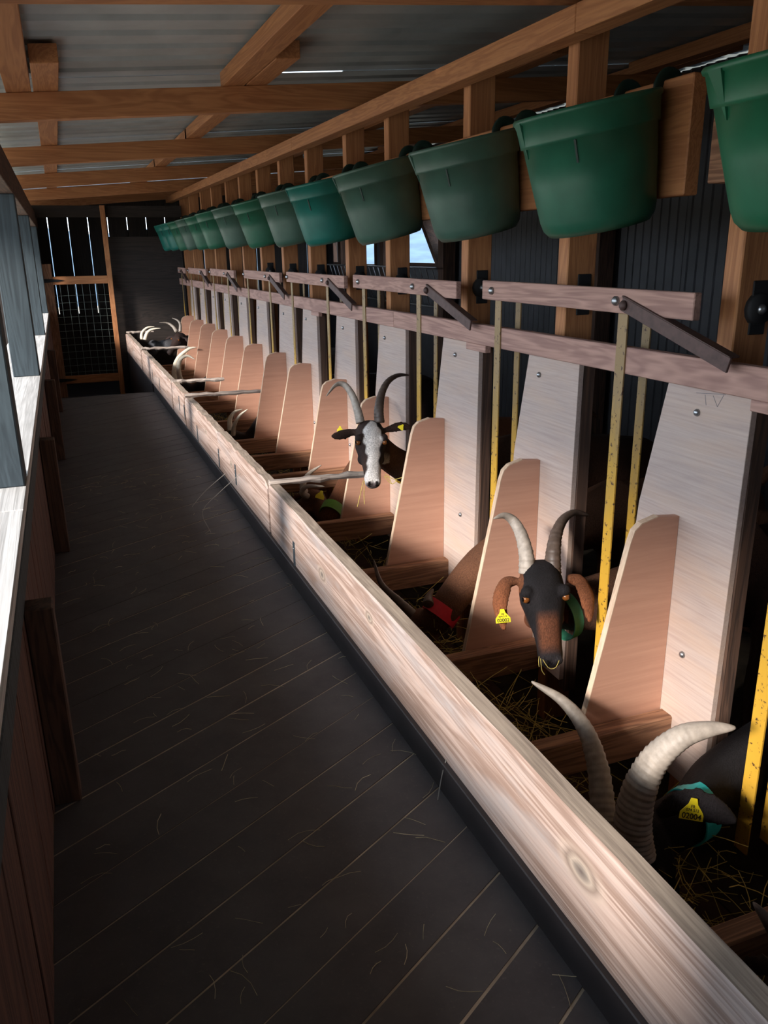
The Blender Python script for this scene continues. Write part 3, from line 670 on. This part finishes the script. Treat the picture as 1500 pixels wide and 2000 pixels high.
def goat(label, O, u, n_, sc, neck, body, ears, horns, fur, vox=.006, collars=(), tags=(), eyes=True, floor=-.42, group=None):
    """O poll, u poll->muzzle, n_ out of the forehead; neck: points from the nape to the withers; body=(withers, rump)"""
    u = unit(u); n_ = np.array(n_, float); n_ = unit(n_ - u * (n_ @ u)); s_ = np.cross(n_, u)   # s_: to the goat's left or right
    parts = [head_loft(O, u, n_, s_, sc)]
    for sg in (-1, 1):
        parts.append(ball(O + sc * (u * .066 + s_ * sg * .050 + n_ * .000), np.array([.018, .018, .018]) * sc, 7))       # brow
        parts.append(ball(O + sc * (u * .13 + s_ * sg * .030 - n_ * .065), np.array([.026, .026, .026]) * sc, 7))        # cheek
        parts.append(ball(O + sc * (u * .247 + s_ * sg * .017 - n_ * .020), np.array([.0135, .0135, .0135]) * sc, 6))     # nostril wing
    parts.append(ball(O + sc * (u * .236 - n_ * .064), np.array([.024, .024, .022]) * sc, 7))                           # chin
    W_, Rm = np.array(body[0], float), np.array(body[1], float)
    h0 = O + sc * (u * .02 - n_ * .055); h1 = O + sc * (u * .055 - n_ * .10)
    P = spline([(h0 + h1) / 2] + [np.array(p, float) for p in neck] + [W_ + (Rm - W_) * .12 + np.array([0, 0, -.10])], 24)
    q = np.linspace(0, 1, 24); parts.append(tube(P, .045 * sc + .068 * q ** 3.2, .058 * sc + .09 * q ** 2.4, 16))
    # trunk: deep chest, belly, rump
    ax = Rm - W_; L = np.linalg.norm(ax)
    T = np.linspace(-.08, 1.04, 14); wd = np.interp(T, [-.08, .05, .3, .6, .9, 1.04], [.06, .12, .15, .165, .13, .05]); dp = np.interp(T, [-.08, .05, .3, .6, .9, 1.04], [.08, .155, .175, .165, .135, .06])
    C = [W_ + ax * t + np.array([0, 0, -.155 - .012 * math.sin(t * 3)]) for t in T]; parts.append(tube(C, wd, dp, 18))
    d = unit(ax); sd_ = unit(np.cross(d, (0, 0, 1)))
    for sg in (-1, 1):
        a0 = W_ + ax * .10 + sd_ * sg * .085
        z = lambda p, zz: np.array([p[0], p[1], floor + zz])
        fl_ = [a0 + np.array([0, 0, -.14]), z(a0 + d * .02, .36), z(a0 - d * .005, .22), z(a0 - d * .002, .09), z(a0 - d * .012, .012)]
        parts.append(tube(spline(fl_, 16), np.interp(np.linspace(0, 1, 16), [0, .3, .55, .62, .8, 1], [.06, .04, .026, .023, .018, .026]), None, 10))
        b0 = W_ + ax * .9 + sd_ * sg * .085
        hl2 = [b0 + np.array([0, 0, -.13]), z(b0 - d * .05, .36), z(b0 + d * .085, .235), z(b0 + d * .075, .10), z(b0 + d * .055, .012)]
        parts.append(tube(spline(hl2, 16), np.interp(np.linspace(0, 1, 16), [0, .25, .5, .62, .8, 1], [.095, .07, .032, .024, .019, .027]), None, 10))
    tp = Rm + d * .02 + np.array([0, 0, -.06]); parts.append(tube(spline([tp, tp + d * .07 + np.array([0, 0, .05]), tp + d * .12 + np.array([0, 0, .03])], 8), np.linspace(.03, .012, 8), None, 8))
    earP = []
    for e in ears:
        lf_, ep = leaf(e['P'], e.get('w', .03) * sc, .0075, e['face']); parts.append(lf_); earP.append(ep)
    V, Fc = joinVF(parts)
    me = bpy.data.meshes.new('raw'); me.from_pydata(V.tolist(), [], [list(map(int, f_)) for f_ in Fc])
    bm = bmesh.new(); bm.from_mesh(me); bmesh.ops.recalc_face_normals(bm, faces=bm.faces); bm.to_mesh(me); bm.free()
    tmp = bpy.data.objects.new('raw', me); COL.objects.link(tmp)
    md = tmp.modifiers.new('r', 'REMESH'); md.mode = 'VOXEL'; md.voxel_size = vox; md.use_smooth_shade = True
    ms = tmp.modifiers.new('s', 'SMOOTH'); ms.iterations = 3; ms.factor = .5
    dg = bpy.context.evaluated_depsgraph_get(); bme = bpy.data.meshes.new_from_object(tmp.evaluated_get(dg)); bpy.data.objects.remove(tmp)
    nv = len(bme.vertices); co = np.empty(nv * 3); bme.vertices.foreach_get('co', co); co = co.reshape(-1, 3)
    rel = (co - O) / sc; uu, ss, nn = rel @ u, rel @ s_, rel @ n_
    inhead = (uu > -.06) & (uu < .30) & (np.abs(ss) < .085) & (nn > -.16) & (nn < .06)
    de = np.full(nv, 9.0)
    for ep in earP:
        for p in ep[2:]: de = np.minimum(de, np.linalg.norm(co - p, axis=1))
    colr = fur(uu, ss, nn, inhead, de < .04, co)
    mouth = inhead & (np.abs(nn + .046 + .10 * np.clip(.245 - uu, 0, 1)) < .0035) & (uu > .195); nos = inhead & (np.abs(np.abs(ss) - .015) < .006) & (np.abs(uu - .256) < .008) & (nn > -.034)
    colr[mouth | nos] = np.array([.015, .012, .012])
    base = np.array([W_[0], W_[1], floor])
    root = empty('goat', tuple(base)); tag(root, label, 'goat', group)
    co2 = co - base; bme.vertices.foreach_set('co', co2.ravel())
    ca_ = bme.color_attributes.new('fur', 'FLOAT_COLOR', 'POINT'); ca_.data.foreach_set('color', np.hstack([colr, np.ones((nv, 1))]).astype(np.float32).ravel())
    for p in bme.polygons: p.use_smooth = True
    bme.materials.clear(); link('body', bme, 'fur', root, tuple(base))
    if eyes:
        for sg in (-1, 1):
            c = O + sc * (u * .083 + s_ * sg * .0535 - n_ * .005); out = unit(s_ * sg * .85 + n_ * .5 + u * .1)
            v, f_ = ball(c, .0110 * sc, 8); eo = mesh('eye', v, f_, 'eye_amber', root, True)
            c2 = c + out * .0100 * sc; t1 = unit(np.cross(out, np.cross(u, out))); t2 = np.cross(out, unit(np.cross(out, u)))
            w_ = unit(u - out * (u @ out)); h_ = np.cross(out, w_)
            v = np.array([c2 + w_ * .0062 * sc * math.cos(t) + h_ * .0035 * sc * math.sin(t) + out * .0006 for t in np.linspace(0, 2 * math.pi, 12, endpoint=False)])
            v = np.vstack([v, v + out * .0008]); f_ = [tuple(range(12))[::-1], tuple(range(12, 24))] + [(i, (i + 1) % 12, 12 + (i + 1) % 12, 12 + i) for i in range(12)]
            mesh('pupil', v, f_, 'eye_pupil', eo)
    for h_ in horns: horn(h_['P'], h_['r'], h_.get('flat', .7), h_['mat'], root, h_.get('ridges', 24), h_.get('n', 70))
    for c in collars: collar(root, *c)
    for t_ in tags: ear_tag(root, *t_['a'], **t_.get('k', {}))
    return root
RT, DN, FW = RW[0], RW[1], RW[2]
def lerp(a, b, t): t = np.clip(t, 0, 1)[:, None]; return np.array(a)[None, :] * (1 - t) + np.array(b)[None, :] * t
def C3(*a): return np.array(srgb(*a)[:3])
BLK, DBR, BRN, RED, WHT, TAN = C3(36, 33, 36), C3(62, 44, 38), C3(112, 76, 56), C3(140, 84, 54), C3(244, 240, 238), C3(150, 112, 84)
def mottled(co, s=14): return .5 + .5 * np.sin(co[:, 0] * s + 1.3 * np.sin(co[:, 1] * s * .7)) * np.sin(co[:, 2] * s * .9 + 2 * np.sin(co[:, 0] * s * .5))

# black goat, head down in the trough beside the nearest bar
def fur1(uu, ss, nn, hd, ear, co):
    c = lerp(BLK * .5, BLK * .8, mottled(co)); c[ear] = BLK * 1.3; return c
O1 = pd(1222, 1640, 1.70); u1 = unit(DN * .96 + RT * .22 + FW * .05); n1 = unit(-RT * .62 - FW * .70 - DN * .1)
e1 = [pd(1290, 1590, 1.70), pd(1330, 1568, 1.655), pd(1385, 1578, 1.63), pd(1438, 1605, 1.63)]
e1b = [pd(1190, 1600, 1.80), pd(1165, 1600, 1.86), pd(1140, 1620, 1.90)]
goat('black goat with big grey horns, head down in the trough, yellow tag 02004', O1, u1, n1, 1.08, [pd(1345, 1590, 1.77), (1.27, 1.208, -.05), (1.48, 1.19, .02)], ((1.78, 1.13, .26), (2.50, 1.11, .27)),
     [dict(P=e1, w=.033, face=-FW - DN * .3), dict(P=e1b, w=.028, face=-FW)],
     [dict(P=[pd(1183, 1650, 1.74), pd(1178, 1590, 1.76), pd(1168, 1500, 1.80), pd(1143, 1425, 1.84), pd(1100, 1370, 1.87), pd(1038, 1331, 1.90)], r=.033, flat=.85, mat='horn_grey', ridges=30, n=110),
      dict(P=[pd(1240, 1670, 1.68), pd(1236, 1610, 1.67), pd(1248, 1545, 1.655), pd(1278, 1485, 1.64), pd(1330, 1440, 1.62), pd(1385, 1424, 1.61), pd(1437, 1421, 1.60)], r=.047, flat=.82, mat='horn_grey', ridges=34, n=130)],
     fur1, .006, [((pd(1352, 1588, 1.77)), unit(np.array([1.27, 1.208, -.05]) - O1), .063, .05, 'collar_teal')],
     [dict(a=(pd(1352, 1582, 1.622), RT * .98 + DN * .17, -DN, .048))])

# brown and black goat with drooping ears, looking out
def fur2(uu, ss, nn, hd, ear, co):
    c = lerp(BRN * .55, DBR * .8, mottled(co, 9))
    face = lerp(BLK * .45, BLK * .8, mottled(co, 60))
    st = np.clip((.034 - np.abs(ss)) / .012, 0, 1) * np.clip((uu - .115) / .03, 0, 1) * np.clip((.235 - uu) / .03, 0, 1)
    face = face * (1 - .75 * st[:, None]) + (RED * .55)[None, :] * .75 * st[:, None]
    side = np.clip((-nn - .045) / .02, 0, 1); face = face * (1 - side[:, None]) + (RED * .75)[None, :] * side[:, None]
    mz = np.clip((uu - .225) / .02, 0, 1); face = face * (1 - mz[:, None]) + (BLK * 1.3)[None, :] * mz[:, None]
    c[hd] = face[hd]; e = ear & ~(hd & (np.abs(ss) < .05)); c[e] = lerp(RED * .9, BRN * .6, mottled(co, 22))[e]; return c
O2 = pd(1060, 1108, 2.20); u2 = unit(DN * .955 + RT * .06 - FW * .27); n2 = -FW
e2l = [pd(1010, 1135, 2.24), pd(988, 1140, 2.23), pd(976, 1180, 2.21), pd(985, 1232, 2.20)]
e2r = [pd(1108, 1130, 2.24), pd(1132, 1135, 2.24), pd(1146, 1165, 2.20), pd(1152, 1215, 2.19)]
goat('dark-faced brown goat with long drooping ears and curved horns looking out of the fence', O2, u2, n2, 1.0, [pd(1094, 1185, 2.37), (1.29, 1.805, .14), (1.50, 1.80, .14)], ((1.80, 1.78, .30), (2.52, 1.76, .28)),
     [dict(P=e2l, w=.026, face=-FW - RT * .5), dict(P=e2r, w=.028, face=-FW + RT * .3)],
     [dict(P=[pd(1029, 1120, 2.24), pd(1028, 1085, 2.24), pd(1018, 1045, 2.26), pd(1003, 1018, 2.28), pd(985, 1007, 2.27), pd(964, 1013, 2.25)], r=.0265, flat=.85, mat='horn_grey', ridges=26),
      dict(P=[pd(1080, 1120, 2.24), pd(1080, 1085, 2.24), pd(1086, 1045, 2.27), pd(1100, 1015, 2.31), pd(1122, 1001, 2.34), pd(1150, 1006, 2.37)], r=.0265, flat=.85, mat='horn_dark', ridges=26)],
     fur2, .005, [(pd(1103, 1203, 2.335), unit(np.array([.8, .15, .1])), .067, .034, 'collar_jade')],
     [dict(a=(pd(982, 1204, 2.185), RT * .97 - DN * .1, -DN, .040), k=dict(txt='02002'))])

# goat with the white blaze
def fur3(uu, ss, nn, hd, ear, co):
    c = lerp(BRN * .5, DBR * .75, mottled(co, 9)); face = lerp(BLK * .9, DBR, mottled(co, 40))
    wdt = np.interp(uu, [-.02, .02, .05, .09, .13, .18, .22, .27], [.006, .030, .040, .036, .028, .026, .040, .06]) + .004 * np.sin(uu * 130 + ss * 90)
    bl = np.clip((wdt - np.abs(ss - .004)) / .006, 0, 1) * np.clip((nn + .055 + np.clip(uu - .19, 0, 1) * 1.2) / .015, 0, 1)
    wh = lerp(WHT * .78, WHT, mottled(co, 90)); face = face * (1 - bl[:, None]) + wh * bl[:, None]
    low = np.clip((-nn - .075) / .02, 0, 1) * np.clip((uu - .08) / .04, 0, 1); face = face * (1 - low[:, None]) + (WHT * .7)[None, :] * low[:, None]
    nose = np.clip((uu - .246) / .008, 0, 1) * np.clip((nn + .045) / .01, 0, 1); face = face * (1 - nose[:, None]) + C3(120, 108, 110)[None, :] * nose[:, None]
    c[hd] = face[hd]; e = ear & ~(hd & (np.abs(ss) < .05)); c[e] = (DBR * .8); return c
O3 = pd(724, 826, 3.20); u3 = unit(DN * .94 + RT * .05 - FW * .32); n3 = unit(-FW + RT * .10)
e3l = [pd(700, 843, 3.24), pd(682, 845, 3.24), pd(664, 850, 3.22), pd(647, 853, 3.20)]
e3r = [pd(752, 840, 3.24), pd(768, 836, 3.24), pd(786, 832, 3.24), pd(804, 836, 3.24)]
goat('goat with a white blaze and spread ears looking out, chewing hay', O3, u3, n3, .98, [pd(766, 898, 3.38), (1.30, 3.035, .24), (1.50, 3.03, .22)], ((1.80, 3.02, .33), (2.52, 3.0, .30)),
     [dict(P=e3l, w=.024, face=-FW - DN * .2), dict(P=e3r, w=.024, face=-FW - DN * .3)],
     [dict(P=[pd(704, 826, 3.23), pd(698, 800, 3.23), pd(688, 772, 3.25), pd(673, 752, 3.27), pd(656, 752, 3.26), pd(637, 774, 3.22)], r=.024, flat=.75, mat='horn_grey', ridges=20),
      dict(P=[pd(741, 826, 3.23), pd(740, 800, 3.23), pd(745, 770, 3.27), pd(758, 745, 3.31), pd(778, 733, 3.35), pd(799, 733, 3.38)], r=.026, flat=.8, mat='horn_dark', ridges=22)],
     fur3, .0055, [(pd(780, 912, 3.42), unit((.8, .1, .1)), .066, .026, 'collar_olive')],
     [dict(a=(pd(784, 834, 3.225), RT * .8 + DN * .6, -DN + RT * .3, .024), k=dict(digits=False)), dict(a=(pd(664, 838, 3.25), RT, -DN, .024), k=dict(digits=False))])

def fur_plain(c0, c1):
    def f_(uu, ss, nn, hd, ear, co):
        c = lerp(c0, c1, mottled(co, 11)); face = lerp(c1 * .8, c0 * .8, mottled(co, 30)); c[hd] = face[hd]; return c
    return f_
def eating(label, O, gap_y, c0, c1, hornmat, hornP, col=None, colp=None, sc=1.0, vox=.008, nz=.10, tags=(), u=(-.25, .05, -.95), n_=(-.9, -.25, .25), floor=-.42, hr=.020):
    O = np.array(O, float); u = unit(u); n_ = np.array(n_, float); n_ = unit(n_ - u * (n_ @ u)); s_ = np.cross(n_, u)
    ears = []
    for sg in (-1, 1):
        b_ = O + sc * (u * .025 + s_ * sg * .05 - n_ * .035); ears.append(dict(P=[b_, b_ + s_ * sg * .05 + u * .01, b_ + s_ * sg * .09 + u * .035, b_ + s_ * sg * .115 + u * .06], w=.024, face=n_))
    hs = []
    for sg, pts in zip((-1, 1), hornP):
        hs.append(dict(P=pts, r=hr, flat=.85, mat=hornmat, ridges=16, n=44))
    nb = O + sc * (u * .04 - n_ * .13) + np.array([.06, 0, .02])
    if colp is not None: nb = np.array(colp)
    cl = [] if col is None else [(nb, unit(np.array([1.26, gap_y, nz]) - nb), .066, .048, 'collar_' + col)]
    return goat(label, O, u, n_, sc, [nb, (1.30, gap_y, nz), (1.52, gap_y, nz + .06)], ((1.80, gap_y, .28), (2.5, gap_y, .27)), ears, hs, fur_plain(c0, c1), vox, cl, tags)
# brown goat with a red collar, nose in the trough
O4 = pd(806, 1208, 2.90)
eating('brown goat with a red collar, nose down in the trough', O4, 2.408, BRN * 1.1, BRN * .7, 'horn_dark',
       [[pd(836, 1180, 2.80), pd(838, 1165, 2.84), pd(846, 1150, 2.86)], [pd(806, 1200, 2.72), pd(780, 1175, 2.72), pd(745, 1140, 2.74), pd(729, 1092, 2.78)]], 'red', pd(862, 1196, 2.86), .98, .007, .06)
O5 = pd(598, 968, 3.90)
eating('reddish goat with a green collar and yellow ear tag eating beside the stick', O5, 3.68, RED * .75, BRN * .6, 'horn_grey',
       [[O5 + np.array([0, .02, 0]), pd(592, 945, 3.95), pd(604, 925, 4.0), pd(628, 908, 4.02)], [O5 + np.array([0, -.02, 0]), pd(590, 962, 3.86), pd(600, 950, 3.84), pd(634, 950, 3.82)]], 'green', pd(650, 1002, 3.80), .95, .008, .12,
       [dict(a=(pd(626, 967, 3.74), RT * .95 + DN * .3, -DN, .042), k=dict(digits=False))])
O6 = pd(447, 848, 5.6)
eating('dark goat with slim pale horns eating by the middle dividers', O6, 5.49, DBR, BLK, 'horn_pale', [[pd(450, 842, 5.62), pd(449, 820, 5.65), pd(458, 805, 5.68), pd(474, 799, 5.7)], [pd(455, 850, 5.55), pd(458, 830, 5.52), pd(468, 812, 5.5), pd(484, 799, 5.48)]], None, None, .95, .01)
O7 = pd(353, 752, 7.35)
eating('dark brown goat with thick white curled horns at the far trough', O7, 7.355, DBR, BLK, 'horn_pale', [[pd(345, 748, 7.4), pd(341, 725, 7.45), pd(348, 700, 7.5), pd(368, 682, 7.5), pd(384, 678, 7.5)], [pd(354, 748, 7.3), pd(349, 725, 7.25), pd(352, 703, 7.2), pd(366, 695, 7.2), pd(381, 702, 7.2)]], None, None, .95, .01, hr=.030)
O8 = pd(349, 650, 8.3)
eating('dark horned goat with its head raised over the far dividers', O8, 8.68, BLK, DBR, 'horn_grey', [[pd(345, 648, 8.4), pd(338, 638, 8.45), pd(327, 631, 8.45), pd(311, 630, 8.4)], [pd(352, 648, 8.2), pd(352, 634, 8.2), pd(347, 626, 8.2), pd(336, 621, 8.2)]], None, None, .95, .01, .25, (), (-.55, -.35, -.7), (-.6, -.5, .6))
O9 = pd(292, 668, 9.0)
eating('black and grey goat with a pale arched horn by the far end panel', O9, 9.36, BLK * .8, C3(120, 124, 132), 'horn_pale', [[pd(277, 664, 9.1), pd(278, 650, 9.1), pd(288, 640, 9.1), pd(302, 638, 9.1)], [pd(283, 664, 8.9), pd(288, 650, 8.9), pd(298, 643, 8.9), pd(314, 641, 8.9)]], None, None, .95, .01, .2, hr=.027)

eating('goat hidden by the frame edge, only its dark horn tip showing past the cross beam', pd(1600, 1925, 1.19) - np.array([0, .05, 0]), .50, DBR, BLK, 'horn_dark', [[pd(1620, 1915, 1.24), pd(1640, 1860, 1.23), pd(1650, 1800, 1.22)], [pd(1570, 1915, 1.235), pd(1530, 1850, 1.23), pd(1500, 1800, 1.225), pd(1471, 1762, 1.22)]], None, None, .9, .01)

# ------------------------------------------------------------------ hay and straw
def strands(name, n, gen, r, mat):
    parts = []
    for _ in range(n):
        P = gen(); parts.append(tube(P, r * random.uniform(.6, 1.2), None, 3))
    v, f = joinVF(parts); return mesh(name, v, f, mat)
def flat_strand(x0, x1, y0, y1, z, L):
    def g():
        x, y = random.uniform(x0, x1), random.uniform(y0, y1); a = random.uniform(0, 6.28); l = random.uniform(.3, 1) * L; c = random.uniform(-.6, .6)
        return [(x + l * t * math.cos(a + c * t), y + l * t * math.sin(a + c * t), z + .002 + .004 * math.sin(t * 3) * random.random()) for t in (0, .33, .66, 1)]
    return g
o = strands('straw_litter', 220, flat_strand(-.08, .62, .5, 4.5, .001, .07), .0006, 'straw'); tag(o, 'loose pale straw stalks scattered on the dark walkway', 'straw', None, 'stuff')
def heap(x0, x1, y0, y1, z0, z1, L):
    def g():
        p = np.array([random.uniform(x0, x1), random.uniform(y0, y1), random.uniform(z0, z1)]); d = unit([random.gauss(0, 1), random.gauss(0, 1), random.gauss(0, .45)]); b_ = np.array([random.gauss(0, .3), random.gauss(0, .3), random.gauss(0, .2)])
        l = random.uniform(.4, 1) * L; lo, hi = np.array([.72, y0 - .05, -.415]), np.array([1.24, y1 + .025, z1 + .05])
        q_ = np.array([p + d * l * t + b_ * l * t * t for t in (0, .33, .66, 1)]); sh = np.maximum(lo - q_.min(0), 0) - np.maximum(q_.max(0) - hi, 0); return q_ + sh
    return g
for i, d in enumerate(DV[:-1]):
    o = strands('hay', 420 if i < 3 else 150, heap(.76, 1.2, d + .06, DV[i + 1] - .10, -.36, -.13 if i else -.08, .14), .0011, 'hay')
    tag(o, 'loose hay lying in the feed trough between two dividers', 'hay', 'hay in the trough', 'stuff')
for nm, pts in (('kerb_twig', [pd(872, 1482, 1.75), pd(862, 1520, 1.74), pd(853, 1575, 1.74), pd(845, 1620, 1.76)]), ('kerb_twig', [pd(470, 925, 3.55), pd(425, 965, 3.5), pd(395, 1000, 3.45), pd(412, 1040, 3.4)]), ('kerb_twig', [pd(440, 925, 3.6), pd(400, 960, 3.55), pd(375, 990, 3.5)])):
    v, f = tube(spline(pts, 10), .0013, None, 5); o = mesh(nm, v, f, 'twig'); tag(o, 'dry stalk hanging from the kerb board, %s' % ('alone and straight' if pts[0][1] < 2 else 'bent twice' if len(pts) == 4 else 'short and nearly straight'), 'stalk', 'dry stalks on the kerb')
hv = []
for a_ in ([(710, 938), (705, 960), (698, 990)], [(712, 940), (711, 965), (712, 985)], [(752, 926), (770, 936), (790, 931)], [(750, 930), (765, 945), (775, 938)], [(752, 930), (760, 934), (765, 945)]):
    P = spline([pd(x_, y_, 3.10) for x_, y_ in a_], 8); hv.append(tube(P, .0014, None, 4))
v, f = joinVF(hv); o = mesh('hay_wisp', v, f, 'hay'); tag(o, 'wisp of hay in the mouth of the white-blazed goat', 'hay', None, 'stuff')
hv = [tube(spline([pd(x_, y_, 2.12) for x_, y_ in a_], 8), .001, None, 4) for a_ in ([(1053, 1282), (1052, 1292), (1053, 1302)], [(1060, 1288), (1072, 1305), (1085, 1304), (1092, 1290)], [(1056, 1286), (1058, 1308), (1064, 1318)])]
v, f = joinVF(hv); o = mesh('hay_wisp', v, f, 'hay'); tag(o, 'few hay stalks hanging from the mouth of the dark-faced goat', 'hay', None, 'stuff')
